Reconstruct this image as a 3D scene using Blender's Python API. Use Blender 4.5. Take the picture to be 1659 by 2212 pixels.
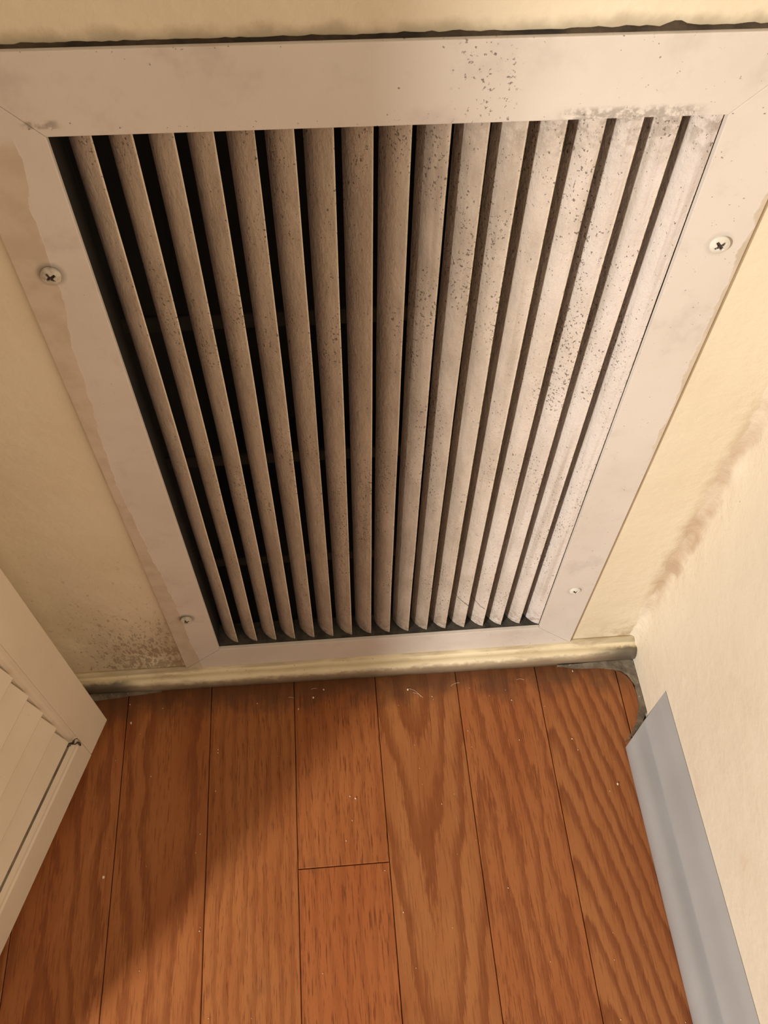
import bpy, bmesh, math, random
from mathutils import Vector, Matrix, noise as mnoise
random.seed(7)
S = bpy.context.scene
for o in list(bpy.data.objects):
    bpy.data.objects.remove(o)
COL = S.collection

# ------------------------------------------------------------------ camera
cam_d = bpy.data.cameras.new('camera')
cam_d.sensor_fit = 'HORIZONTAL'
cam_d.sensor_width = 36.0
cam_d.lens = 36.0 * 1844.14 / 1659.0
cam_d.clip_start = 0.01
cam = bpy.data.objects.new('camera', cam_d)
COL.objects.link(cam)
right = Vector((0.9966, -0.0814, 0.0148))
down = Vector((-0.0591, -0.8254, -0.5614))
fwd = right.cross(down).normalized()
right = down.cross(fwd).normalized()
down = fwd.cross(right).normalized()
rot = Matrix((right, -down, -fwd)).transposed()
cam.matrix_world = Matrix.Translation((0.1226, -0.3799, 0.8540)) @ rot.to_4x4()
S.camera = cam

# ------------------------------------------------------------------ world, lamp, exposure
world = bpy.data.worlds.new('room_ambient')
S.world = world
world.use_nodes = True
bg = world.node_tree.nodes['Background']
bg.inputs['Color'].default_value = (1.0, 0.88, 0.75, 1)
bg.inputs['Strength'].default_value = 0.30
ld = bpy.data.lights.new('table_lamp_light', 'AREA')
ld.shape = 'DISK'
ld.size = 0.165
ld.energy = 54.0
ld.color = (1.0, 0.955, 0.885)
lamp = bpy.data.objects.new('table_lamp_light', ld)
COL.objects.link(lamp)
LP = Vector((-1.327, -1.517, 1.05))
lamp.location = LP
lamp.rotation_euler = (Vector((0.2, -0.1, 0.25)) - LP).to_track_quat('-Z', 'Y').to_euler()
S.view_settings.view_transform = 'Standard'
S.view_settings.look = 'None'
S.view_settings.gamma = 1.0
S.view_settings.use_curve_mapping = False
S.view_settings.exposure = 0.0

# ------------------------------------------------------------------ measured layout (metres)
W = 0.324            # grille opening width
ZB, ZT = 0.0694, 0.6224   # opening bottom, top
FW = 0.0395          # frame width
XR = 0.4358          # right wall
PITCH = W / 17.0

# ------------------------------------------------------------------ helpers
def link(o, parent=None):
    COL.objects.link(o)
    if parent is not None:
        o.parent = parent
    return o

def mesh_obj(name, bm, mat, parent=None, smooth=False, mats=None):
    me = bpy.data.meshes.new(name)
    bm.normal_update()
    bm.to_mesh(me)
    bm.free()
    for m in (mats or [mat]):
        me.materials.append(m)
    if smooth:
        for p in me.polygons:
            p.use_smooth = True
    return link(bpy.data.objects.new(name, me), parent)

def struct(o):
    o['kind'] = 'structure'
    return o

def add_box(bm, lo, hi, M=None):
    vs = []
    for z in (lo[2], hi[2]):
        for x, y in ((lo[0], lo[1]), (hi[0], lo[1]), (hi[0], hi[1]), (lo[0], hi[1])):
            v = Vector((x, y, z))
            vs.append(bm.verts.new(M @ v if M else v))
    for f in ((3, 2, 1, 0), (4, 5, 6, 7), (0, 1, 5, 4), (1, 2, 6, 5), (2, 3, 7, 6), (3, 0, 4, 7)):
        bm.faces.new([vs[i] for i in f])
    return vs

def add_prism(bm, poly, fn, t0, t1):
    """poly = list of 2d points, fn(p, t) -> 3d; closed prism from t0 to t1"""
    a = [bm.verts.new(fn(p, t0)) for p in poly]
    b = [bm.verts.new(fn(p, t1)) for p in poly]
    n = len(poly)
    bm.faces.new(a[::-1])
    bm.faces.new(b)
    for i in range(n):
        bm.faces.new((a[i], a[(i + 1) % n], b[(i + 1) % n], b[i]))

def fix(bm):
    bmesh.ops.recalc_face_normals(bm, faces=bm.faces[:])

def bevel(bm, w, seg=2):
    bmesh.ops.bevel(bm, geom=bm.edges[:], offset=w, segments=seg, affect='EDGES', profile=0.6)

# ------------------------------------------------------------------ node helper
class NT:
    def __init__(s, name):
        s.m = bpy.data.materials.new(name)
        s.m.use_nodes = True
        s.t = s.m.node_tree
        s.b = s.t.nodes['Principled BSDF']
    def n(s, kind, **kw):
        x = s.t.nodes.new(kind)
        for k, v in kw.items():
            setattr(x, k, v)
        return x
    def put(s, sock, v):
        if v is None:
            return
        if hasattr(v, 'links'):
            s.t.links.new(v, sock)
        else:
            if sock.type == 'RGBA' and len(v) == 3:
                v = (*v, 1)
            sock.default_value = v
    def math(s, op, a, b=None, c=None, clamp=False):
        x = s.n('ShaderNodeMath', operation=op, use_clamp=clamp)
        for i, v in enumerate((a, b, c)):
            s.put(x.inputs[i], v)
        return x.outputs[0]
    def pos(s):
        if not hasattr(s, '_p'):
            s._p = s.n('ShaderNodeNewGeometry').outputs['Position']
            x = s.n('ShaderNodeSeparateXYZ')
            s.put(x.inputs[0], s._p)
            s.X, s.Y, s.Z = x.outputs
        return s._p
    def scaled(s, v, sc, off=(0, 0, 0)):
        x = s.n('ShaderNodeMapping')
        s.put(x.inputs['Vector'], v)
        x.inputs['Scale'].default_value = sc
        x.inputs['Location'].default_value = off
        return x.outputs[0]
    def noise(s, vec, scale, detail=3, rough=0.55, w=None):
        x = s.n('ShaderNodeTexNoise')
        if w is not None:
            x.noise_dimensions = '4D'
            s.put(x.inputs['W'], w)
        s.put(x.inputs['Vector'], vec)
        x.inputs['Scale'].default_value = scale
        x.inputs['Detail'].default_value = detail
        x.inputs['Roughness'].default_value = rough
        return x.outputs[0]
    def ss(s, v, a, b, lo=0.0, hi=1.0):
        x = s.n('ShaderNodeMapRange', interpolation_type='SMOOTHSTEP')
        s.put(x.inputs[0], v)
        flip = False
        for i, q in enumerate((a, b, lo, hi)):
            s.put(x.inputs[1 + i], q)
        return x.outputs[0]
    def band(s, v, a0, a1, b0, b1):
        return s.math('MULTIPLY', s.ss(v, a0, a1), s.ss(v, b0, b1, 1.0, 0.0))
    def mul(s, *a):
        r = a[0]
        for q in a[1:]:
            r = s.math('MULTIPLY', r, q)
        return r
    def mx(s, *a):
        r = a[0]
        for q in a[1:]:
            r = s.math('MAXIMUM', r, q)
        return r
    def mix(s, f, a, b):
        x = s.n('ShaderNodeMix', data_type='RGBA')
        s.put(x.inputs[0], f)
        s.put(x.inputs[6], a)
        s.put(x.inputs[7], b)
        return x.outputs[2]
    def ramp(s, v, stops):
        x = s.n('ShaderNodeValToRGB')
        s.put(x.inputs[0], v)
        cr = x.color_ramp
        while len(cr.elements) < len(stops):
            cr.elements.new(0.5)
        for e, (p, c) in zip(cr.elements, stops):
            e.position = p
            e.color = (*c, 1) if len(c) == 3 else c
        return x.outputs[0]
    def bump(s, h, dist, strength=1.0, prev=None):
        x = s.n('ShaderNodeBump')
        s.put(x.inputs['Height'], h)
        x.inputs['Distance'].default_value = dist
        x.inputs['Strength'].default_value = strength
        if prev is not None:
            s.put(x.inputs['Normal'], prev)
        return x.outputs[0]
    def done(s, col, rough=0.5, normal=None, spec=0.5):
        s.put(s.b.inputs['Base Color'], col)
        s.put(s.b.inputs['Roughness'], rough)
        s.put(s.b.inputs['Specular IOR Level'], spec)
        if normal is not None:
            s.put(s.b.inputs['Normal'], normal)
        return s.m

CREAM = (0.79, 0.695, 0.52)
CREAM2 = (0.755, 0.65, 0.475)
PINK = (0.71, 0.645, 0.58)
GRIME = (0.10, 0.075, 0.05)

def wall_material(name, side):
    k = NT(name)
    p = k.pos()
    col = k.mix(k.ss(k.noise(p, 9, 4), 0.35, 0.7), CREAM if side == 'back' else (0.79, 0.705, 0.56), CREAM2 if side == 'back' else (0.755, 0.665, 0.515))
    blot = k.noise(p, 16, 4, 0.6)
    if side == 'back':
        # mould specks low on the left of the grille
        low = k.mul(k.ss(k.Z, 0.30, 0.02), k.ss(k.X, -0.028, -0.05))
        near = k.mul(k.ss(k.Z, 0.20, 0.03), k.ss(k.X, -0.155, -0.085), k.ss(k.X, -0.034, -0.045))
        fine = k.noise(k.scaled(p, (1.0, 1.0, 0.45)), 330, 3, 0.6)
        fine2 = k.noise(k.scaled(p, (1.0, 1.0, 0.45), (3, 1, 2)), 150, 4, 0.65)
        thr = k.math('SUBTRACT', 0.635, k.math('MULTIPLY', near, 0.15))
        sp = k.ss(fine, thr, k.math('ADD', thr, 0.07))
        thr2 = k.math('SUBTRACT', 0.620, k.math('MULTIPLY', near, 0.13))
        sp2 = k.ss(fine2, thr2, k.math('ADD', thr2, 0.06))
        m = k.mul(k.mx(sp, sp2), k.mx(k.math('POWER', low, 0.6), near), 0.6)
        col = k.mix(k.mul(near, k.ss(blot, 0.3, 0.6), 0.55), col, (0.36, 0.26, 0.15))
        col = k.mix(k.mul(low, k.ss(k.X, -0.06, -0.14), k.ss(blot, 0.25, 0.6), 0.35), col, (0.42, 0.32, 0.18))
        col = k.mix(m, col, (0.20, 0.135, 0.075))
        # rusty line beside the frame at the lower left
        rust = k.mul(k.band(k.X, -0.060, -0.043, -0.040, -0.038), k.ss(k.Z, 0.16, 0.05), k.ss(k.noise(p, 60, 3), 0.3, 0.65))
        col = k.mix(k.mul(rust, 0.6), col, (0.30, 0.16, 0.07))
        # soot above the grille
        soot = k.mul(k.ss(k.math('ADD', k.Z, k.math('MULTIPLY', k.noise(p, 70, 4), 0.012)), 0.6765, 0.6690), k.ss(k.Z, 0.655, 0.662), 0.5)
        col = k.mix(soot, col, (0.20, 0.15, 0.08))
        # brown stain up the corner on the right, smudge at the shoe
        d = k.math('SUBTRACT', XR, k.X)
    else:
        d = k.math('MULTIPLY', k.Y, -1.0)
    wob = k.math('ADD', d, k.math('MULTIPLY', k.math('SUBTRACT', k.noise(p, 40, 4), 0.5), 0.022))
    reach = 0.019 if side == 'back' else 0.014
    st = k.mul(k.ss(wob, reach, 0.003), k.band(k.Z, 0.07, 0.13, 0.28, 0.52), k.ss(k.noise(k.scaled(p, (1, 1, 0.5)), 30, 3), 0.26, 0.58))
    col = k.mix(k.mul(st, 0.75), col, (0.47, 0.32, 0.19))
    if side == 'back':
        foot = k.mul(k.ss(k.Z, 0.075, 0.03), k.ss(k.X, 0.365, 0.42), k.ss(k.noise(p, 70, 4), 0.38, 0.62))
        col = k.mix(k.mul(foot, 0.6), col, (0.42, 0.28, 0.16))
        spx = k.mul(k.ss(k.noise(p, 260, 2), 0.72, 0.77), k.ss(wob, 0.045, 0.012), k.ss(k.Z, 0.6, 0.3))
        col = k.mix(k.mul(spx, 0.55), col, (0.30, 0.22, 0.14))
    else:
        spx = k.mul(k.ss(k.noise(p, 240, 2), 0.70, 0.76), k.ss(wob, 0.06, 0.01), k.ss(k.Z, 0.6, 0.3))
        col = k.mix(k.mul(spx, 0.6), col, (0.34, 0.26, 0.18))
        pale = k.mul(k.ss(k.noise(p, 22, 2), 0.66, 0.72), k.ss(k.Z, 0.35, 0.1), 0.35)
        col = k.mix(pale, col, (0.72, 0.56, 0.42))
    n1 = k.bump(k.noise(p, 130, 3), 0.0009, 0.55)
    n2 = k.bump(k.noise(p, 34, 3), 0.004, 0.35, n1)
    rough_corner = k.mul(k.noise(p, 90, 4, 0.6), k.ss(wob, 0.05, 0.0))
    n3 = k.bump(rough_corner, 0.004, 0.5, n2)
    return k.done(col, 0.5, n3, 0.35)

def frame_material():
    k = NT('grille_frame_paint')
    p = k.pos()
    col = k.mix(k.ss(k.noise(p, 11, 4), 0.35, 0.7), PINK, (0.66, 0.59, 0.52))
    col = k.mix(k.mul(k.ss(k.noise(p, 28, 4, 0.65), 0.52, 0.75), 0.45), col, (0.50, 0.43, 0.38))
    # wall paint lapped over the outer edge of the left and right stiles
    fc = k.n('ShaderNodeFloatCurve')
    c = fc.mapping.curves[0]
    pts = [(0.05, 0.0223), (0.093, 0.025), (0.156, 0.0247), (0.289, 0.0305), (0.373, 0.0316), (0.458, 0.0263),
           (0.497, 0.025), (0.528, 0.0200), (0.568, 0.0198), (0.598, 0.0161), (0.6246, 0.0137), (0.66, 0.030)]
    c.points[0].location = (0.0, pts[0][1] * 20)
    c.points[1].location = (1.0, 0.7)
    for z, q in pts:
        c.points.new(z, q * 20)
    fc.mapping.update()
    k.put(fc.inputs['Value'], k.Z)
    lim = k.math('DIVIDE', fc.outputs[0], 20.0)
    wob = k.math('MULTIPLY', k.math('SUBTRACT', k.noise(p, 75, 3), 0.5), 0.006)
    over = k.math('SUBTRACT', k.math('MULTIPLY', k.X, -1.0), k.math('ADD', lim, wob))
    mask = k.mul(k.ss(over, -0.0003, 0.0005), k.ss(k.Z, 0.625, 0.615))
    overr = k.math('SUBTRACT', k.X, k.math('ADD', W + FW - 0.0035, k.math('MULTIPLY', wob, 1.6)))
    maskr = k.mul(k.ss(overr, -0.0003, 0.0012), k.ss(k.Z, 0.33, 0.38))
    paint = k.mx(mask, maskr)
    col = k.mix(paint, col, k.mix(k.ss(k.noise(p, 60, 3), 0.4, 0.65), (0.63, 0.535, 0.425), (0.56, 0.47, 0.365)))
    # soot flecks, denser on the right half and along the lower edge of the top rail
    edge = k.mul(k.ss(k.Z, ZT + 0.012, ZT + 0.001), k.ss(k.Z, ZT - 0.0005, ZT + 0.0002))
    topedge = k.ss(k.Z, ZT + FW - 0.004, ZT + FW)
    dens = k.mx(k.mul(k.ss(k.X, 0.10, 0.30), 0.5), k.mul(edge, 0.9), topedge)
    f1 = k.noise(p, 420, 2, 0.6)
    thr = k.math('SUBTRACT', 0.765, k.math('MULTIPLY', dens, 0.085))
    fl = k.ss(f1, thr, k.math('ADD', thr, 0.035))
    f2 = k.noise(p, 190, 3, 0.6)
    thr2 = k.math('SUBTRACT', 0.755, k.math('MULTIPLY', dens, 0.06))
    fl2 = k.ss(f2, thr2, k.math('ADD', thr2, 0.05))
    col = k.mix(k.mul(k.mx(fl, fl2), 0.75, k.math('SUBTRACT', 1.0, paint)), col, (0.13, 0.10, 0.085))
    # grey smear near the top right corner of the opening
    sm = k.mul(k.band(k.X, 0.236, 0.250, 0.300, 0.318), k.ss(k.Z, ZT + 0.0075, ZT + 0.004), k.ss(k.Z, ZT - 0.0004, ZT + 0.0001),
               k.ss(k.noise(p, 230, 4, 0.7), 0.38, 0.58))
    col = k.mix(k.mul(sm, 0.6), col, (0.22, 0.185, 0.15))
    cl = k.mul(k.band(k.X, 0.185, 0.195, 0.213, 0.223), k.ss(k.noise(p, 420, 3, 0.65), 0.61, 0.66), k.ss(k.Z, ZT - 0.002, ZT))
    col = k.mix(k.mul(cl, 0.75), col, (0.11, 0.085, 0.07))
    tl = k.mul(k.band(k.X, -0.012, -0.006, 0.004, 0.010), k.band(k.Z, ZT + 0.0035, ZT + 0.005, ZT + 0.007, ZT + 0.009), k.ss(k.noise(p, 160, 3), 0.42, 0.58))
    col = k.mix(k.mul(tl, 0.6), col, (0.22, 0.17, 0.13))
    # darker ring round each screw
    for sx, sz in SCREWS:
        dx = k.math('SUBTRACT', k.X, sx)
        dz = k.math('SUBTRACT', k.Z, sz)
        r = k.math('SQRT', k.math('ADD', k.mul(dx, dx), k.mul(dz, dz)))
        col = k.mix(k.mul(k.ss(r, 0.0092, 0.0058), 0.5 if sx < 0 else 0.22), col, (0.22, 0.18, 0.14))
    n1 = k.bump(paint, 0.0006, 0.6)
    n2 = k.bump(k.noise(p, 150, 3), 0.0006, 0.3, n1)
    return k.done(col, 0.42, n2, 0.4)

def louver_material():
    k = NT('louver_dusty_paint')
    p = k.pos()
    dust = k.ss(k.math('ADD', k.X, k.math('MULTIPLY', k.math('SUBTRACT', k.noise(p, 14, 3), 0.5), 0.10)), 0.325, 0.210)
    paint = k.mix(k.ss(k.noise(p, 24, 4), 0.4, 0.7), (0.73, 0.655, 0.60), (0.65, 0.575, 0.515))
    brown = k.mix(k.ss(k.noise(k.scaled(p, (1, 1, 0.4)), 60, 5, 0.65), 0.35, 0.68), (0.55, 0.455, 0.36), (0.42, 0.34, 0.26))
    col = k.mix(k.math('ADD', k.math('MULTIPLY', dust, 0.82), 0.08), paint, brown)
    # the rim of each blade is painted paler as an edge highlight
    at = k.n('ShaderNodeAttribute', attribute_name='rim')
    col = k.mix(k.mul(at.outputs['Fac'], 0.8), col, (0.78, 0.66, 0.50))
    col = k.mix(k.mul(k.ss(at.outputs['Fac'], 0.5, 1.0), k.ss(k.noise(p, 240, 3), 0.50, 0.62), k.ss(k.X, 0.1, 0.25), 0.65), col, (0.34, 0.25, 0.13))
    # soot flecks in patches
    patch = k.ss(k.noise(k.scaled(p, (1, 1, 0.5), (2, 0, 5)), 30, 3, 0.6), 0.42, 0.66)
    f = k.noise(k.scaled(p, (1.0, 1.0, 0.8)), 620, 2, 0.6)
    thr = k.math('SUBTRACT', 0.690, k.math('MULTIPLY', patch, 0.10))
    fl = k.ss(f, thr, k.math('ADD', thr, 0.04))
    f2 = k.noise(k.scaled(p, (1.0, 1.0, 0.7), (4, 1, 0)), 300, 4, 0.72)
    fl = k.mx(fl, k.mul(k.ss(f2, 0.67, 0.70), k.ss(k.noise(k.scaled(p, (1, 1, 0.6), (7, 3, 1)), 20, 2, 0.5), 0.50, 0.62)))
    streak = k.noise(k.scaled(p, (160, 160, 5)), 1.0, 4, 0.6)
    col = k.mix(k.mul(k.ss(streak, 0.48, 0.70), 0.42), col, (0.33, 0.26, 0.19))
    col = k.mix(k.mul(fl, 0.8), col, (0.085, 0.062, 0.045))
    lx = k.math('ADD', k.Z, k.mul(k.math('SUBTRACT', k.X, 0.236), 0.62))
    lx = k.math('ABSOLUTE', k.math('SUBTRACT', lx, k.math('ADD', 0.1215, k.math('MULTIPLY', k.noise(p, 120, 2), 0.004))))
    scr = k.mul(k.ss(lx, 0.0011, 0.0003), k.band(k.X, 0.231, 0.235, 0.262, 0.268))
    col = k.mix(k.mul(scr, 0.8), col, (0.07, 0.055, 0.04))
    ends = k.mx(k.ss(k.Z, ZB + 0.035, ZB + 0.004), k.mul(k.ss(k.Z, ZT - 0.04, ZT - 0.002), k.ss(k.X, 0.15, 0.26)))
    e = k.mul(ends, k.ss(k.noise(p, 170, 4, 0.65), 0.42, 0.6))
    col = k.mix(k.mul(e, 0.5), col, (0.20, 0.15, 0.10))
    n1 = k.bump(k.noise(k.scaled(p, (1, 1, 0.55)), 330, 3, 0.65), 0.0012, 0.9)
    n2 = k.bump(k.noise(p, 90, 3), 0.0012, 0.35, n1)
    rough = k.math('ADD', k.math('MULTIPLY', dust, 0.40), 0.25)
    return k.done(col, rough, n2, 0.5)

def wood_material():
    k = NT('red_oak_floor')
    p = k.pos()
    oi = k.n('ShaderNodeObjectInfo')
    rnd = k.math('MULTIPLY', oi.outputs['Random'], 40.0)
    uv = k.n('ShaderNodeUVMap', uv_map='grain')
    sx = k.n('ShaderNodeSeparateXYZ')
    k.put(sx.inputs[0], uv.outputs[0])
    u, v = sx.outputs[0], sx.outputs[1]
    g = k.math('ADD', k.math('SQRT', k.math('ADD', k.mul(u, u), 0.25)), v)
    low = k.noise(k.scaled(p, (34, 9.0, 34)), 1.0, 4, 0.55, rnd)
    g = k.math('ADD', g, k.mul(low, 4.2, oi.outputs['Alpha']))
    jag = k.noise(k.scaled(p, (620, 34, 620)), 1.0, 4, 0.72, rnd)
    g = k.math('ADD', g, k.mul(k.math('SUBTRACT', jag, 0.5), k.math('ADD', 0.35, k.math('MULTIPLY', oi.outputs['Alpha'], 1.5))))
    t = k.math('FRACT', g)
    ring = k.ramp(t, [(0.0, (0, 0, 0)), (0.45, (0.08, 0.08, 0.08)), (0.66, (0.75, 0.75, 0.75)), (0.88, (1, 1, 1)), (1.0, (0.0, 0.0, 0.0))])
    cs = k.n('ShaderNodeSeparateColor')
    k.put(cs.inputs[0], oi.outputs['Color'])
    strength, porek, tone = cs.outputs
    big = k.noise(k.scaled(p, (30, 7, 30), (5, 2, 1)), 1.0, 3, 0.55, rnd)
    light = k.mix(k.ss(big, 0.35, 0.68), (0.375, 0.145, 0.046), (0.320, 0.110, 0.032))
    light = k.mix(tone, light, (0.350, 0.094, 0.025))
    col = k.mix(k.mul(ring, strength), light, (0.175, 0.043, 0.010))
    po = k.noise(k.scaled(p, (620, 42, 620), (1, 7, 3)), 1.0, 3, 0.65, rnd)
    pore = k.ss(po, 0.52, 0.66)
    col = k.mix(k.mul(pore, porek), col, (0.145, 0.034, 0.008))
    st = k.noise(k.scaled(p, (1500, 16, 1500)), 1.0, 2, 0.5, rnd)
    col = k.mix(k.mul(k.ss(st, 0.48, 0.75), 0.25), col, (0.25, 0.07, 0.018))
    # grime near the shoe moulding and traffic stains
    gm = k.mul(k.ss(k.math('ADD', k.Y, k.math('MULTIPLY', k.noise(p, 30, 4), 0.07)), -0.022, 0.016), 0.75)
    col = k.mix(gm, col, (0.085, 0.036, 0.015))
    dark = k.mul(k.ss(k.noise(p, 13, 3), 0.62, 0.74), k.ss(k.X, 0.30, 0.0), 0.35)
    col = k.mix(dark, col, (0.14, 0.055, 0.022))
    n1 = k.bump(k.math('SUBTRACT', 1.0, pore), 0.00022, 0.4)
    n2 = k.bump(k.noise(p, 40, 2), 0.001, 0.15, n1)
    rough = k.math('ADD', 0.33, k.math('MULTIPLY', k.noise(p, 30, 3), 0.16))
    return k.done(col, rough, n2, 0.35)

def plain(name, c1, c2, scale, rough, bumpd=0.0004, bscale=200, spec=0.4, dirt=None):
    k = NT(name)
    p = k.pos()
    col = k.mix(k.ss(k.noise(p, scale, 4), 0.35, 0.68), c1, c2)
    if dirt:
        thr, dc, dsc, amt = dirt
        col = k.mix(k.mul(k.ss(k.noise(p, dsc, 3, 0.6), thr, thr + 0.07), amt), col, dc)
    return k.done(col, rough, k.bump(k.noise(p, bscale, 3), bumpd, 0.5), spec)

def shoe_material():
    k = NT('shoe_moulding_paint')
    p = k.pos()
    col = k.mix(k.ss(k.noise(p, 18, 4), 0.35, 0.7), (0.80, 0.69, 0.47), (0.73, 0.61, 0.40))
    col = k.mix(k.mul(k.ss(k.noise(k.scaled(p, (0.25, 1, 1)), 120, 4, 0.65), 0.50, 0.70), 0.5), col, (0.40, 0.30, 0.18))
    foot = k.ss(k.math('ADD', k.Z, k.math('MULTIPLY', k.noise(k.scaled(p, (0.4, 1, 1)), 90, 4), 0.012)), 0.0275, 0.0205)  # foot grime, made darker to paint in shading as well
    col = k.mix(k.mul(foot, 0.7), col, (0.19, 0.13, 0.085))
    seam = k.mul(k.ss(k.Z, 0.0229, 0.0250), k.ss(k.noise(k.scaled(p, (0.3, 1, 1)), 50, 3), 0.30, 0.60))  # dirty crease, its colour also deepened as painted shade
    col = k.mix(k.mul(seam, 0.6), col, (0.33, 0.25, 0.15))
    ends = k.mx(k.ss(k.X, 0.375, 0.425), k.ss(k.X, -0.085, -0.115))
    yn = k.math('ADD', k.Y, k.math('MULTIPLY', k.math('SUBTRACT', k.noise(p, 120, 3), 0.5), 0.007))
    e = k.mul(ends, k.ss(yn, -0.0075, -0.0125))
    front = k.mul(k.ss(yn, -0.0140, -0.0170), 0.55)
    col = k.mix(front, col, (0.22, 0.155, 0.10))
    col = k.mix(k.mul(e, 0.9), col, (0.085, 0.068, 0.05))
    sp = k.ss(k.noise(p, 300, 2), 0.70, 0.75)
    col = k.mix(k.mul(sp, 0.6), col, (0.22, 0.16, 0.11))
    return k.done(col, 0.33, k.bump(k.noise(k.scaled(p, (0.5, 1, 1)), 110, 3), 0.0007, 0.5), 0.5)

SCREWS = [(-0.0216, 0.5435), (0.3464, 0.5454), (0.3455, 0.1451), (-0.0201, 0.1402)]
M_back = wall_material('back_wall_paint', 'back')
M_right = wall_material('right_wall_paint', 'right')
M_frame = frame_material()
M_louver = louver_material()
M_wood = wood_material()
M_shoe = shoe_material()
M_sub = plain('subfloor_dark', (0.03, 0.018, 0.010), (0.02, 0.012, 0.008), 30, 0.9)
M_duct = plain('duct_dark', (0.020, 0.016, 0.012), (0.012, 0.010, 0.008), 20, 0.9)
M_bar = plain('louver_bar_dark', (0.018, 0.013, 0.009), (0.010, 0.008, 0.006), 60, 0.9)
M_sill = plain('sill_soot', (0.075, 0.065, 0.05), (0.03, 0.026, 0.02), 90, 0.9, 0.002, 260)
M_soot = plain('sooty_caulk', (0.022, 0.015, 0.009), (0.075, 0.052, 0.030), 40, 0.9, 0.0015, 300)
M_tan = plain('tan_caulk', (0.40, 0.27, 0.145), (0.34, 0.22, 0.115), 50, 0.6)
M_lcaulk = plain('painted_caulk', (0.50, 0.37, 0.23), (0.42, 0.30, 0.18), 40, 0.6)
M_grey = plain('grey_trim_paint', (0.362, 0.352, 0.350), (0.338, 0.326, 0.323), 14, 0.30, 0.0003, 120, 0.5)
M_door = plain('door_paint', (0.74, 0.64, 0.50), (0.69, 0.59, 0.455), 12, 0.45, 0.0004, 140, 0.4,
               (0.72, (0.35, 0.28, 0.2), 110, 0.35))
M_screw = plain('screw_white_paint', (0.74, 0.71, 0.62), (0.66, 0.62, 0.53), 160, 0.35, 0.0003, 500)
M_screwold = plain('screw_dusty_paint', (0.62, 0.57, 0.46), (0.44, 0.38, 0.29), 240, 0.5, 0.0004, 500)
M_recess = plain('screw_recess_grime', (0.055, 0.035, 0.025), (0.10, 0.065, 0.05), 300, 0.7)
M_fill = plain('grey_floor_filler', (0.20, 0.16, 0.115), (0.105, 0.08, 0.055), 80, 0.85, 0.002, 220, 0.3,
               (0.66, (0.42, 0.36, 0.28), 260, 0.8))
M_lint = plain('pale_crumbs', (0.80, 0.68, 0.52), (0.70, 0.55, 0.38), 200, 0.8)
M_groove = plain('door_groove_shade', (0.20, 0.155, 0.11), (0.12, 0.09, 0.065), 60, 0.9)  # dark colour for the painted shade in the door groove
M_web = plain('cobweb_dirt', (0.075, 0.055, 0.035), (0.13, 0.10, 0.07), 200, 0.9)

# ------------------------------------------------------------------ setting: back wall with the duct opening
bm = bmesh.new()
hx0, hx1, hz0, hz1 = -0.008, W + 0.008, ZB - 0.008, ZT + 0.008
xs = [-1.6, hx0, hx1, XR + 0.1]
zs = [0.0, hz0, hz1, 2.4]
for yy in (0.0, 0.09):
    g = {}
    for i, x in enumerate(xs):
        for j, z in enumerate(zs):
            g[i, j] = bm.verts.new((x, yy, z))
    for i in range(3):
        for j in range(3):
            if (i, j) == (1, 1):
                continue
            q = (g[i, j], g[i + 1, j], g[i + 1, j + 1], g[i, j + 1])
            bm.faces.new(q if yy == 0 else q[::-1])
    if yy == 0:
        g0 = g
for (a, b) in (((1, 1), (2, 1)), ((2, 1), (2, 2)), ((2, 2), (1, 2)), ((1, 2), (1, 1)),
               ((0, 0), (3, 0)), ((3, 0), (3, 3)), ((3, 3), (0, 3)), ((0, 3), (0, 0))):
    bm.faces.new((g0[a], g0[b], g[b], g[a]))
fix(bm)
wall_back = struct(mesh_obj('wall_back', bm, M_back))
wall_back['label'] = 'cream painted back wall around the grille with mould specks low on the left'

# right wall, with the lumpy caulked corner where it meets the back wall
bm = bmesh.new()
prof = []
R = 0.010
for i in range(7):
    a = math.pi / 2 * i / 6
    prof.append((XR - R + R * math.sin(a), -R + R * math.cos(a), 1.0 if 0 < i < 6 else 0.35))
prof += [(XR, -0.016, 0.5), (XR, -0.026, 0.2), (XR, -0.05, 0.0), (XR, -2.0, 0.0)]
zr = [0.0005 + 0.006 * i for i in range(125)] + [1.0, 2.4]
rows = []
for z in zr:
    row = []
    for (x, y, wgt) in prof:
        q = Vector((x * 60, y * 60, z * 45))
        d = (mnoise.noise(q) * 0.0022 + mnoise.noise(q * 2.7) * 0.0011) * wgt
        row.append(bm.verts.new((x - d - 0.0006 * wgt, y - d, z)))
    row[0].co.y = 0.0005
    rows.append(row)
for a, b in zip(rows, rows[1:]):
    for i in range(len(prof) - 1):
        bm.faces.new((a[i], b[i], b[i + 1], a[i + 1]))
# backing so that the wall has thickness
bk = [(XR + 0.1, -2.0), (XR + 0.1, 0.0005)]
pa = [bm.verts.new((x, y, zr[0])) for x, y in bk]
pb = [bm.verts.new((x, y, zr[-1])) for x, y in bk]
bm.faces.new((pa[0], pa[1], pb[1], pb[0]))
bm.faces.new((rows[0][-1], rows[-1][-1], pb[0], pa[0])) if False else None
fix(bm)
wall_right = struct(mesh_obj('wall_right', bm, M_right, smooth=True))
wall_right['label'] = 'smooth cream wall on the right with a brown stain up its corner'

# jamb block added unseen behind the door, stops lamp light leaking past it
bm = bmesh.new()
add_box(bm, (-0.40, -0.0520, 0.0005), (-0.1545, 0.0, 2.4))
fix(bm)
light_block_left = struct(mesh_obj('light_block_left', bm, M_right))
light_block_left['label'] = 'unseen cream block added behind the louvered door to stop lamp light'

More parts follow.
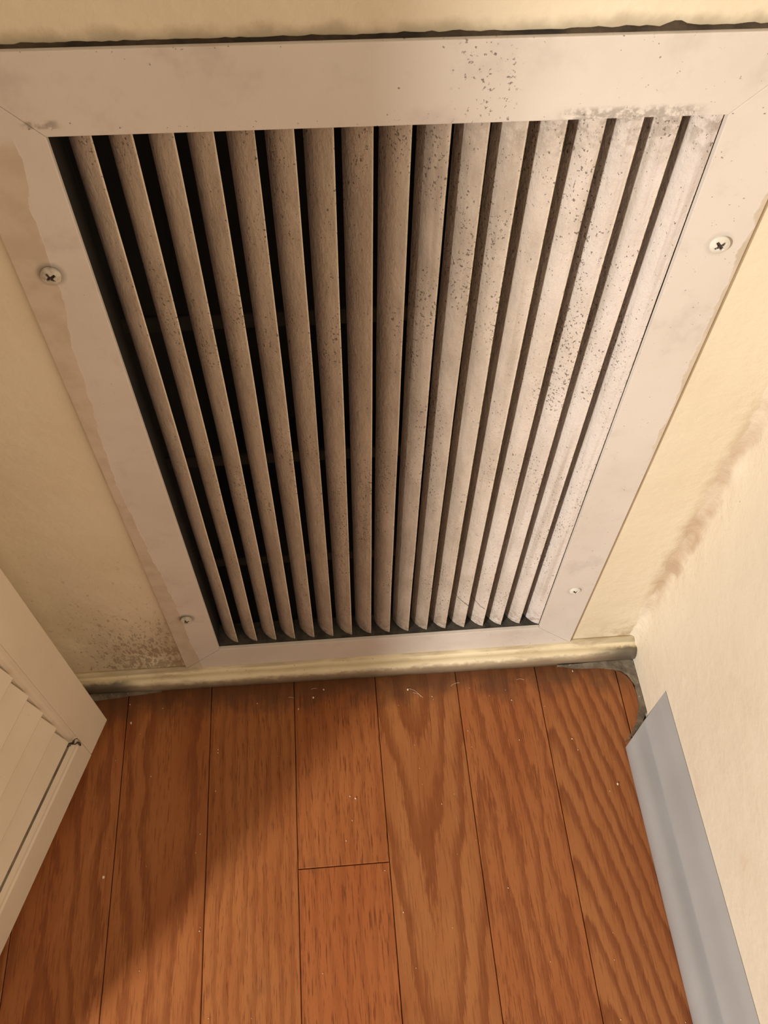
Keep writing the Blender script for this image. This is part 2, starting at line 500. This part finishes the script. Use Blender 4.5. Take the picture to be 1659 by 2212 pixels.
# ------------------------------------------------------------------ floor: subfloor + individual planks
bm = bmesh.new()
add_box(bm, (-1.5, -1.9, -0.03), (XR, 0.0, -0.004))
fix(bm)
floor = struct(mesh_obj('floor', bm, M_sub))
floor['label'] = 'floor of reddish oak strip boards'

PW = 0.0864
X0 = -0.104
def plank(x0, x1, y0, y1, cx, a, scale, ring, pore, tone, rag=0.5, poly=None):
    """cx: centre of the cathedral, a: slope of its legs, scale: rings per metre"""
    bm = bmesh.new()
    if poly is None:
        gap = 0.00032
        poly = [(x0 + gap, y0 + gap), (x1 - gap, y0 + gap), (x1 - gap, y1 - gap), (x0 + gap, y1 - gap)]
    add_prism(bm, poly, lambda p, t: Vector((p[0], p[1], t)), -0.004, 0.0)
    top = [e for e in bm.edges if all(abs(v.co.z) < 1e-6 for v in e.verts)]
    bmesh.ops.bevel(bm, geom=top, offset=0.0006, segments=1, affect='EDGES')
    fix(bm)
    uvl = bm.loops.layers.uv.new('grain')
    for f in bm.faces:
        for l in f.loops:
            l[uvl].uv = ((l.vert.co.x - cx) * scale, a * l.vert.co.y * scale)
    o = mesh_obj('plank', bm, M_wood, floor)
    o.color = (ring, pore, tone, rag)
    return o

rg = random.Random(3)
for i in range(-16, 7):
    x0 = X0 + i * PW
    x1 = min(x0 + PW, XR - 0.002)
    y1 = -0.009
    if i == 6:
        # narrow last strip with a rounded end in the corner
        pts = [(x0 + 0.0005, -1.85), (x1, -1.85), (x1, -0.115), (0.4265, -0.080), (0.4300, -0.066), (0.4312, -0.052),
               (0.4296, -0.042), (0.4255, -0.034), (0.4200, -0.0285), (x0 + 0.0005, -0.0265)]
        plank(x0, x1, -1.85, y1, x0 - 0.05, 0.05, 55, 0.5, 0.4, 0.2, 0.6, pts)
        continue
    cuts = [y1]
    if i == 2:
        cuts += [-0.2022, -0.74, -1.32]
    else:
        y = -0.44 - 0.42 * rg.random()
        while y > -1.7:
            cuts.append(y)
            y -= 0.35 + 0.5 * rg.random()
    cuts.append(-1.85)
    for j in range(len(cuts) - 1):
        ya, yb = cuts[j + 1], cuts[j]
        style = {
            5: (x0 + 0.004, 0.20, 80, 0.85, 0.35, 0.10, 0.32),
            4: (x0 + 0.010, 0.09, 60, 0.75, 0.60, 0.35, 0.6),
            3: (x0 + 0.036, -0.13, 50, 0.78, 0.40, 0.0, 0.38),
            2: (x0 - 0.09, 0.015, 75, 0.35, 0.90, 0.35 if j == 0 else 0.6),
            1: (x0 - 0.07, -0.012, 90, 0.45, 0.75, 0.1),
            0: (x0 + 0.050, -0.07, 52, 0.70, 0.45, 0.15),
            -1: (x0 + 0.030, 0.06, 48, 0.72, 0.45, 0.2),
        }.get(i)
        if style is None or (j > 0 and i not in (2,)):
            style = (x0 + rg.uniform(-0.05, 0.09), rg.uniform(-0.2, 0.2), rg.uniform(50, 90), rg.uniform(0.4, 0.8), rg.uniform(0.2, 0.6), rg.random() * 0.5)
        plank(x0, x1, ya, yb, *style)

# ------------------------------------------------------------------ shoe moulding along the back wall
bm = bmesh.new()
sp = [(0.0, 0.0), (0.0, 0.0292), (-0.0026, 0.0292), (-0.0038, 0.0262), (-0.0054, 0.0232), (-0.0072, 0.0220), (-0.0090, 0.0224), (-0.0112, 0.0229),
      (-0.0136, 0.0219), (-0.0156, 0.0194), (-0.0168, 0.0156), (-0.0172, 0.0112), (-0.0162, 0.0076), (-0.0150, 0.0050), (-0.0150, 0.0)]
N = 90
prev = None
for i in range(N + 1):
    x = -1.6 + (XR - 0.004 + 1.6) * (i / N) if i < 0 else None
    x = -0.30 + (XR + 0.002 + 0.30) * i / N
    depth = 1.0 + 0.22 * (x - 0.16) / 0.28 * 0.6
    row = []
    for (y, z) in sp:
        q = Vector((x * 30, y * 80, z * 80))
        w = mnoise.noise(q) * 0.0005
        row.append(bm.verts.new((x, y * depth + (w if y < -0.003 else 0), z + (w if 0.004 < z < 0.028 else 0))))
    if prev:
        for k_ in range(len(sp)):
            bm.faces.new((prev[k_], prev[(k_ + 1) % len(sp)], row[(k_ + 1) % len(sp)], row[k_]))
    else:
        bm.faces.new(row)
    prev = row
bm.faces.new(prev[::-1])
fix(bm)
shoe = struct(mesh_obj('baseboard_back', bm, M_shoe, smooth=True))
shoe['label'] = 'narrow cream rounded shoe moulding under the grille, dirty and painted with shade along its foot'

# ------------------------------------------------------------------ grey baseboard along the right wall, mitred end
bm = bmesh.new()
bp = [(0.0, 0.0), (0.0305, 0.0), (0.0312, 0.0050), (0.0295, 0.0120), (0.0255, 0.0180), (0.0205, 0.0208),
      (0.0160, 0.0216), (0.0126, 0.0230), (0.0120, 0.0262), (0.0140, 0.0320), (0.0176, 0.0392),
      (0.0150, 0.0412), (0.0105, 0.0500), (0.0075, 0.0590), (0.0042, 0.0650), (0.0, 0.0680)]
rows = []
for y0 in (None, -0.3, -0.7, -1.9):
    row = []
    for (d, z) in bp:
        y = (-0.0800 - d * 1.02) if y0 is None else y0
        row.append(bm.verts.new((XR - 0.0004 - d, y, z + 0.0003)))
    rows.append(row)
for a, b in zip(rows, rows[1:]):
    for i in range(len(bp)):
        j = (i + 1) % len(bp)
        bm.faces.new((a[i], a[j], b[j], b[i]))
bm.faces.new(rows[0])
bm.faces.new(rows[-1][::-1])
fix(bm)
bbr = struct(mesh_obj('baseboard_right', bm, M_grey))
bbr['label'] = 'blue grey moulded baseboard with a mitred end on the right wall'
for poly in bbr.data.polygons:
    poly.use_smooth = len(poly.vertices) == 4
sharp = [1, 5, 10, 11, 0]
bbr.data.set_sharp_from_angle(angle=math.radians(32))

# ------------------------------------------------------------------ grey filler on the floor in the corner
inner = [(0.352, -0.0180), (0.372, -0.0222), (0.3955, -0.0236), (0.4197, -0.0282), (0.4265, -0.0345), (0.4308, -0.045), (0.4310, -0.056),
         (0.4290, -0.0685), (0.4225, -0.0850), (0.4140, -0.0970), (0.4050, -0.1060)]
outer = [(0.352, -0.0175), (0.372, -0.0175), (0.4000, -0.0170), (0.4335, -0.0170), (0.4352, -0.0250), (0.4352, -0.040), (0.4352, -0.052),
         (0.4352, -0.0640), (0.4352, -0.0760), (0.4270, -0.0890), (0.4110, -0.1030)]
bm = bmesh.new()
K = 8
grid = []
rr = random.Random(5)
for s_ in range(len(inner) * 4 - 3):
    i, fr = divmod(s_, 4)
    fr /= 4
    i2 = min(i + 1, len(inner) - 1)
    a = Vector(inner[i]).lerp(Vector(inner[i2]), fr)
    b = Vector(outer[i]).lerp(Vector(outer[i2]), fr)
    row = []
    for k_ in range(K + 1):
        t = k_ / K
        q = a.lerp(b, t)
        z = 0.0004 + 0.0030 * t * t + (0.0012 * mnoise.noise(Vector((q.x * 260, q.y * 260, 3))) if 0 < k_ < K else 0)
        if k_ == 0:
            z = -0.0015
            q = q + Vector((rr.uniform(-1, 1), rr.uniform(-1, 1))) * 0.0007
        row.append(bm.verts.new((q.x, q.y, z)))
    grid.append(row)
for a, b in zip(grid, grid[1:]):
    for k_ in range(K):
        bm.faces.new((a[k_], a[k_ + 1], b[k_ + 1], b[k_]))
fix(bm)
filler = struct(mesh_obj('trim_1', bm, M_fill, smooth=True))
filler['label'] = 'dirty grey filler bead closing the gap round the rounded floor corner'
# dark dirt wedge at the left end of the shoe
bm = bmesh.new()
K = 26
prevs = None
for i in range(K + 1):
    x = -0.185 + 0.115 * i / K
    w_ = 0.0085 * (1 - (i / K)) + 0.0015 + 0.0012 * mnoise.noise(Vector((x * 300, 0, 0)))
    h_ = 0.0045 * (1 - i / K) + 0.0008
    yb = -0.0135
    row = [bm.verts.new((x, yb + 0.004, 0.0002)), bm.verts.new((x, yb, h_)), bm.verts.new((x, yb - w_ * 0.5, h_ * 0.45 + 0.0006 * mnoise.noise(Vector((x * 500, 1, 0))))), bm.verts.new((x, yb - w_, 0.0001))]
    if prevs:
        for q in range(3):
            bm.faces.new((prevs[q], prevs[q + 1], row[q + 1], row[q]))
    prevs = row
fix(bm)
dw = struct(mesh_obj('trim_2', bm, M_fill, smooth=True))
dw['label'] = 'dark dirt packed along the foot of the moulding beside the door'

# ------------------------------------------------------------------ return air grille
grille = bpy.data.objects.new('return_air_grille', None)
link(grille)
grille.location = (W / 2, 0, ZB - FW)
grille['label'] = 'large off-white metal return air grille with dusty vertical louvers set in the back wall'
grille['category'] = 'air vent'
GI = Matrix.Translation(-Vector(grille.location))
def gpart(name, bm, mat, smooth=False, mats=None):
    bmesh.ops.transform(bm, matrix=GI, verts=bm.verts[:])
    return mesh_obj(name, bm, mat, grille, smooth, mats)

x0, x1, z0, z1 = 0.0, W, ZB, ZT
X0f, X1f, Z0f, Z1f = -FW, W + FW, ZB - FW - 0.0005, ZT + FW
def frame_piece(name, quad, yf=-0.0040):
    c = Vector((sum(p[0] for p in quad) / 4, sum(p[1] for p in quad) / 4))
    g = 0.00016
    bm = bmesh.new()
    q2 = []
    n = len(quad)
    for i in range(n):          # inset each corner a hair so that the mitres show as fine joints
        p = Vector(quad[i]); a = (Vector(quad[i - 1]) - p).normalized(); b = (Vector(quad[(i + 1) % n]) - p).normalized()
        q2.append(p + (a + b) * g)
    add_prism(bm, q2, lambda p, t: Vector((p[0], t, p[1])), yf, 0.0)
    bevel(bm, 0.0005, 2)
    fix(bm)
    return gpart(name, bm, M_frame)
frame_piece('frame_rail', [(X0f, Z1f), (X1f, Z1f), (x1, z1), (x0, z1)])
frame_piece('frame_rail', [(x0, z0), (x1, z0), (X1f, Z0f), (X0f, Z0f)], -0.0038)
frame_piece('frame_stile', [(X0f, Z0f), (X0f, Z1f), (x0, z1), (x0, z0)], -0.0037)
frame_piece('frame_stile', [(x1, z0), (x1, z1), (X1f, Z1f), (X1f, Z0f)], -0.0039)

# inner return of the frame (sooty) and the dark duct behind
bm = bmesh.new()
add_box(bm, (-0.006, 0.0005, ZB - 0.006), (W + 0.006, 0.024, ZB - 0.0004))
fix(bm)
gpart('sill', bm, M_sill)
bm = bmesh.new()
add_box(bm, (-0.006, 0.0005, ZT + 0.0004), (W + 0.006, 0.024, ZT + 0.006))
fix(bm)
gpart('head_return', bm, M_duct)
bm = bmesh.new()
add_box(bm, (-0.006, 0.0005, ZB), (-0.0006, 0.024, ZT))
fix(bm)
gpart('side_return', bm, M_duct)
bm = bmesh.new()
add_box(bm, (W + 0.0008, 0.0005, ZB), (W + 0.006, 0.024, ZT))
fix(bm)
gpart('side_return', bm, M_duct)
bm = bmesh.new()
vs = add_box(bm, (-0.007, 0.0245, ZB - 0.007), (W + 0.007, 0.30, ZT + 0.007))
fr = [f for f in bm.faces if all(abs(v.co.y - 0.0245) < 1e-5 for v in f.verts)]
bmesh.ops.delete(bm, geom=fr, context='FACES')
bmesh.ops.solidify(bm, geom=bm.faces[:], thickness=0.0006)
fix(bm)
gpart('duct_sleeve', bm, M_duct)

# louvers: bent blades, front edge at the right, running back to the left
cen = [(0.0, 0.0026), (-0.0036, 0.0041), (-0.0070, 0.0064), (-0.0101, 0.0096), (-0.0128, 0.0136), (-0.0146, 0.0180)]
TH = 0.0011
def louver_bm(i):
    bm = bmesh.new()
    rim = bm.verts.layers.float.new('rim')
    outl, back = [], []
    for j, (x, y) in enumerate(cen):
        a = Vector(cen[max(j - 1, 0)]); b = Vector(cen[min(j + 1, len(cen) - 1)])
        t = (b - a).normalized(); nrm = Vector((-t.y, t.x))   # towards the back right
        if nrm.y < 0: nrm = -nrm
        outl.append((Vector((x, y)), 1.0 if j == 0 else 0.0))
        back.append((Vector((x, y)) + nrm * TH, 1.0 if j == 0 else 0.0))
    tip = (Vector((0.00045, 0.0032)), 1.0)
    loop = outl[::-1] + [tip] + back
    near = (Vector(cen[0]).lerp(Vector(cen[1]), 0.22), 0.0)
    loop.insert(len(outl) - 1, near)
    zsN = 24
    rowsL = []
    r_ = random.Random(100 + i)
    ph = r_.random() * 50
    for q in range(zsN + 1):
        z = ZB + 0.0002 + (ZT + 0.004 - ZB) * q / zsN
        wv = 0.00035 * mnoise.noise(Vector((ph, z * 9, 0.3)))
        row = []
        for (p2, rv) in loop:
            v = bm.verts.new((p2.x + wv, p2.y + wv * 0.5, z))
            v[rim] = rv
            row.append(v)
        rowsL.append(row)
    for a, b in zip(rowsL, rowsL[1:]):
        for k_ in range(len(loop)):
            kk = (k_ + 1) % len(loop)
            bm.faces.new((a[k_], a[kk], b[kk], b[k_]))
    bm.faces.new(rowsL[0]); bm.faces.new(rowsL[-1][::-1])
    fix(bm)
    return bm
for i in range(1, 18):
    bm = louver_bm(i)
    bmesh.ops.translate(bm, verts=bm.verts[:], vec=(i * PITCH - (0.0006 if i < 17 else 0.0001) + random.uniform(-0.0002, 0.0002), 0 if i < 17 else -0.0020, 0))
    o = gpart('louver', bm, M_louver, True)
    o.data.set_sharp_from_angle(angle=math.radians(40))
for zc in (0.475, 0.336, 0.1885):
    bm = bmesh.new()
    add_box(bm, (-0.0055, 0.0205, zc), (W + 0.0055, 0.0238, zc + 0.012))
    bevel(bm, 0.0006, 1)
    fix(bm)
    gpart('support_bar', bm, M_bar)

# caulk lines round the frame
def caulk(name, pts_fn, n, mat):
    bm = bmesh.new()
    pr = None
    for i in range(n + 1):
        row = [bm.verts.new(v) for v in pts_fn(i / n)]
        if pr:
            for k_ in range(len(row) - 1):
                bm.faces.new((pr[k_], pr[k_ + 1], row[k_ + 1], row[k_]))
        pr = row
    fix(bm)
    return gpart(name, bm, mat, True)
def top_pts(t):
    x = X0f - 0.03 + (X1f - X0f + 0.06) * t
    nz = mnoise.noise(Vector((x * 130, 0, 0))); n2 = mnoise.noise(Vector((x * 420, 5, 0)))
    h = 0.0013 + 0.0006 * t + 0.0006 * nz + 0.0006 * n2 + 0.0005 * mnoise.noise(Vector((x * 25, 7, 0)))
    if abs(x - 0.287) < 0.008:
        h += 0.0026 * (1 - abs(x - 0.287) / 0.008)
    return [(x, 0.0002, Z1f + h), (x, -0.0008 - 0.0004 * n2, Z1f + h * 0.8), (x, -0.0012 - 0.0005 * nz, Z1f + h * 0.35), (x, -0.0014, Z1f - 0.0001)]
cl = caulk('caulk_line', top_pts, 150, M_soot)
cl['label'] = 'black sooty joint along the top of the frame'
def right_pts(t):
    z = Z0f + 0.002 + (Z1f - Z0f) * t
    w_ = 0.0030 + 0.0005 * mnoise.noise(Vector((z * 40, 2, 0)))
    return [(X1f - 0.0001, -0.0022, z), (X1f + w_ * 0.55, -0.0014, z), (X1f + w_, 0.0002, z)]
cl = caulk('caulk_line', right_pts, 60, M_tan)
cl['label'] = 'tan caulk line down the right side of the frame'
def left_pts(t):
    z = Z0f + 0.002 + (Z1f - Z0f) * t
    w_ = 0.0015 + 0.0005 * mnoise.noise(Vector((z * 40, 9, 0)))
    return [(X0f + 0.0001, -0.0024, z), (X0f - w_ * 0.5, -0.0010, z), (X0f - w_, 0.0002, z)]
cl = caulk('caulk_line', left_pts, 60, M_lcaulk)
cl['label'] = 'thin painted caulk line down the left side of the frame'

# four cross-head screws
def screw(sx, sz, R, ang, mat, tilt, lift):
    bm = bmesh.new()
    NA, NR = 72, 22
    ca, sa = math.cos(ang), math.sin(ang)
    def hgt(u, v):
        r = math.hypot(u, v)
        h = 0.0017 * (1 - (r / R) ** 2) + 0.0006
        a, b = u * ca + v * sa, -u * sa + v * ca
        arm = 0.56 * R
        def cross(p, q):
            w_ = 0.17 * R * (1 - 0.25 * abs(p) / arm)
            return max(0.0, min(1.0, (w_ - abs(q)) / (0.05 * R) + 0.5)) * max(0.0, min(1.0, (arm - abs(p)) / (0.08 * R) + 0.5))
        c = max(cross(a, b), cross(b, a))
        c = max(c, max(0, min(1, (0.27 * R - r) / (0.05 * R))))
        return h - 0.0017 * c, c
    cvals = {}
    rings = []
    h, c = hgt(0, 0)
    ctr = bm.verts.new((0, h, 0)); cvals[ctr] = c
    for j in range(1, NR + 1):
        r = R * j / NR
        row = []
        for i in range(NA):
            a = 2 * math.pi * i / NA
            u, v = r * math.cos(a), r * math.sin(a)
            h, c = hgt(u, v)
            vv = bm.verts.new((u, h, v)); cvals[vv] = c
            row.append(vv)
        rings.append(row)
    base = [bm.verts.new((R * 0.97 * math.cos(2 * math.pi * i / NA), -0.0012, R * 0.97 * math.sin(2 * math.pi * i / NA))) for i in range(NA)]
    for vv in base:
        cvals[vv] = 0
    for i in range(NA):
        bm.faces.new((ctr, rings[0][i], rings[0][(i + 1) % NA]))
    allr = rings + [base]
    for a, b in zip(allr, allr[1:]):
        for i in range(NA):
            j = (i + 1) % NA
            bm.faces.new((a[i], b[i], b[j], a[j]))
    for f in bm.faces:
        f.material_index = 1 if sum(cvals[v] for v in f.verts) / len(f.verts) > 0.45 else 0
    fix(bm)
    M = Matrix.Translation((sx, -0.0039 - lift, sz)) @ Matrix.Rotation(tilt[0], 4, 'X') @ Matrix.Rotation(tilt[1], 4, 'Z') @ Matrix.Diagonal((1, -1, 1, 1))
    bmesh.ops.transform(bm, matrix=M, verts=bm.verts[:])
    fix(bm)
    return gpart('screw', bm, mat, True, [mat, M_recess])
angs = [0.5, 0.75, 0.75, 0.3]
rads = [0.0054, 0.0056, 0.0052, 0.0052]
tilts = [(0.05, 0.0), (0.0, -0.12), (0.0, 0.0), (-0.10, 0.0)]
lifts = [0.0012, 0.0008, 0.0004, 0.0022]
labs = ['dusty screw with a dirty cross slot', 'clean white screw with a dark cross slot', 'clean white screw sunk nearly flush', 'dusty screw standing proud of the frame']
for i, (sx, sz) in enumerate(SCREWS):
    o = screw(sx, sz, rads[i], angs[i], M_screwold if sx < 0 else M_screw, tilts[i], lifts[i])
    o['label'] = labs[i]

# ------------------------------------------------------------------ louvered bifold door on the left
door = bpy.data.objects.new('door_1', None)
link(door)
DA = Vector((-0.1207, -0.0453, 0.0))
du = Vector((-0.3252, -0.9456, 0.0)).normalized()
dn = Vector((-du.y, du.x, 0.0)).normalized()      # towards the grille side
door.matrix_world = Matrix(((du.x, dn.x, 0, DA.x), (du.y, dn.y, 0, DA.y), (0, 0, 1, 0), (0, 0, 0, 1)))
door['kind'] = 'structure'
door['label'] = 'cream louvered folding closet door standing open on the left'
DW, DH, DT, D0 = 0.44, 2.02, 0.028, 0.010
def dpart(name, bm, smooth=False):
    return mesh_obj(name, bm, M_door, door, smooth)
def door_piece(name, lo, hi, b=0.0012):
    bm = bmesh.new()
    add_box(bm, lo, hi)
    bevel(bm, b, 2)
    fix(bm)
    return dpart(name, bm)
SWD = 0.0372
door_piece('stile', (0.0, -DT, D0), (SWD, 0.0, DH))
door_piece('stile', (DW - SWD, -DT, D0), (DW, 0.0, DH))
# rails: flat face, then a bevelled sticking towards the slats
def rail(zl, zh, flip):
    bm = bmesh.new()
    if not flip:
        pr = [(0.0, zl), (0.0, zh - 0.020), (-0.0014, zh - 0.018), (-0.0016, zh - 0.0150), (-0.0040, zh - 0.0105), (-0.0048, zh - 0.0078), (-0.0080, zh - 0.0045), (-0.0190, zh - 0.0040), (-0.0200, 0.0900), (-DT, 0.0900), (-DT, zl)]
    else:
        pr = [(0.0, zh), (0.0, zl + 0.020), (-0.0014, zl + 0.018), (-0.0048, zl + 0.0075), (-0.0088, zl), (-DT, zl), (-DT, zh)]
    add_prism(bm, pr, lambda p, t: Vector((t, p[0], p[1])), SWD + 0.0004, DW - SWD - 0.0004)
    fix(bm)
    o = dpart('rail', bm)
    return o
rail(D0 + 0.0002, 0.0680, False)
rail(1.95, DH, True)
# moulded bead along the inner edge of each stile
for (ua, sgn) in ((SWD, 1), (DW - SWD, -1)):
    bm = bmesh.new()
    pr = [(0.0, -0.0010), (0.0, -0.020), (0.0078, -0.020), (0.0078, -0.0090), (0.0070, -0.0062), (0.0048, -0.0040), (0.0024, -0.0030), (0.0012, -0.0020)]
    add_prism(bm, pr, lambda p, t: Vector((ua + sgn * p[0], p[1], t)), 0.0575, 1.951)
    fix(bm)
    dpart('bead', bm, False)
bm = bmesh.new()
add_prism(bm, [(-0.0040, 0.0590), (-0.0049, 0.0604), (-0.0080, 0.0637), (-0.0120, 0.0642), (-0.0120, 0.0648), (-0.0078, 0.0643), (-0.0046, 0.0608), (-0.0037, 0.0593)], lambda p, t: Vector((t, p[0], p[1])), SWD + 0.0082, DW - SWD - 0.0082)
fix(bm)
o = mesh_obj('shade_line', bm, M_groove, door)  # added dark strip, painted shade of the slot under the lowest slat
o['label'] = 'dark strip painted as shade in the groove above the bottom rail'
# slats: front edge low, back edge high
SP = 0.0375
zf = 0.0705
k_ = 0
proto = None
while zf + 0.062 < 1.98:
    if proto is None:
        bm = bmesh.new()
        c0, c1 = Vector((-0.0036, 0.0)), Vector((-0.0246, 0.0615))
        t = (c1 - c0).normalized()
        nn = Vector((t.y, -t.x))
        nn = nn if nn.x > 0 else -nn
        hth = 0.0032
        pr = [c0 + nn * hth, c0 + nn * hth * 0.2 - t * 0.0018, c0 - nn * hth, c1 - nn * hth, c1 + nn * hth * 0.0 + t * 0.0015, c1 + nn * hth]
        add_prism(bm, pr, lambda p, q: Vector((q, p[0], p[1])), SWD + 0.0090, DW - SWD - 0.0090)
        bmesh.ops.bevel(bm, geom=[e for e in bm.edges], offset=0.0006, segments=1, affect='EDGES')
        fix(bm)
        proto = dpart('slat', bm)
        o = proto
    else:
        o = proto.copy()
        link(o, door)
    o.location = (0, 0, zf)
    zf += SP

# ------------------------------------------------------------------ cobweb dirt in the corner of the door panel
def tube(bm, pts, r, n=5):
    pr = None
    for i, p in enumerate(pts):
        a = Vector(pts[max(i - 1, 0)]); b = Vector(pts[min(i + 1, len(pts) - 1)])
        t = (b - a).normalized()
        s1 = t.orthogonal().normalized(); s2 = t.cross(s1)
        rad = r[i] if isinstance(r, (list, tuple)) else r
        row = [bm.verts.new(Vector(p) + (s1 * math.cos(2 * math.pi * q / n) + s2 * math.sin(2 * math.pi * q / n)) * rad) for q in range(n)]
        if pr:
            for q in range(n):
                bm.faces.new((pr[q], pr[(q + 1) % n], row[(q + 1) % n], row[q]))
        else:
            bm.faces.new(row[::-1])
        pr = row
    bm.faces.new(pr)
DM = door.matrix_world
def dpt(u, d, z):
    return DM @ Vector((u, d, z))
bm = bmesh.new()
tube(bm, [dpt(0.0500, -0.0015, 0.0705), dpt(0.0475, -0.0004, 0.0685), dpt(0.0455, 0.0006, 0.0662), dpt(0.0430, 0.0006, 0.0648)], [0.0016, 0.0020, 0.0014, 0.0010])
tube(bm, [dpt(0.0455, -0.001, 0.0668), dpt(0.0440, 0.0006, 0.0600), dpt(0.0405, 0.0008, 0.0560)], [0.0008, 0.0006, 0.0007])
tube(bm, [dpt(0.0405, 0.0008, 0.0560), dpt(0.0400, 0.0010, 0.0520), dpt(0.0405, 0.0010, 0.0480)], [0.0009, 0.0014, 0.0009])
tube(bm, [dpt(0.0430, -0.0002, 0.0650), dpt(0.0405, 0.0004, 0.0640), dpt(0.0385, 0.0005, 0.0615)], [0.0009, 0.0005, 0.0004])
fix(bm)
web = mesh_obj('cobweb', bm, M_web, smooth=True)
web['label'] = 'small dark cobweb clump caught on the lower corner of the louvered door'
web['category'] = 'cobweb'

# ------------------------------------------------------------------ pale crumbs and lint lying on the boards
bm = bmesh.new()
rc = random.Random(11)
spots = [(0.089, -0.0335, 1.3), (0.100, -0.0255, 1.2), (0.073, -0.045, 1.0), (0.189, -0.032, 1.3), (0.1265, -0.141, 1.2), (0.368, -0.0247, 1.3),
         (0.388, -0.147, 1.4), (0.352, -0.098, 1.0), (0.297, -0.052, 0.8), (-0.099, -0.047, 1.4), (-0.112, -0.195, 1.4)]
for _ in range(60):
    spots.append((rc.uniform(-0.12, 0.40), -0.025 - 0.33 * rc.random() ** 1.3, rc.uniform(0.3, 0.75)))
for (x, y, s) in spots:
    r = 0.00095 * s
    res = bmesh.ops.create_icosphere(bm, subdivisions=1, radius=r)
    for v in res['verts']:
        v.co *= rc.uniform(0.6, 1.35)
        v.co.z *= 0.6
        v.co.x *= 0.8
        v.co += Vector((x, y, r * 0.45 + 0.0002))
for (x, y, a, L) in ((0.196, -0.036, -0.7, 0.016), (0.199, -0.039, -0.55, 0.012), (0.09, -0.024, 0.1, 0.006), (0.066, -0.032, -0.2, 0.006), (0.24, -0.03, 0.3, 0.010), (0.31, -0.03, -0.1, 0.008)):
    pts = []
    for q in range(6):
        t = q / 5 - 0.5
        pts.append(Vector((x + math.cos(a) * L * t - math.sin(a) * 0.12 * L * (1 - 4 * t * t), y + math.sin(a) * L * t + math.cos(a) * 0.12 * L * (1 - 4 * t * t), 0.0005)))
    tube(bm, pts, 0.00014, 4)
fix(bm)
lint = mesh_obj('floor_lint', bm, M_lint)
lint['kind'] = 'stuff'
lint['label'] = 'pale crumbs and lint scattered over the oak boards'
lint['category'] = 'lint'
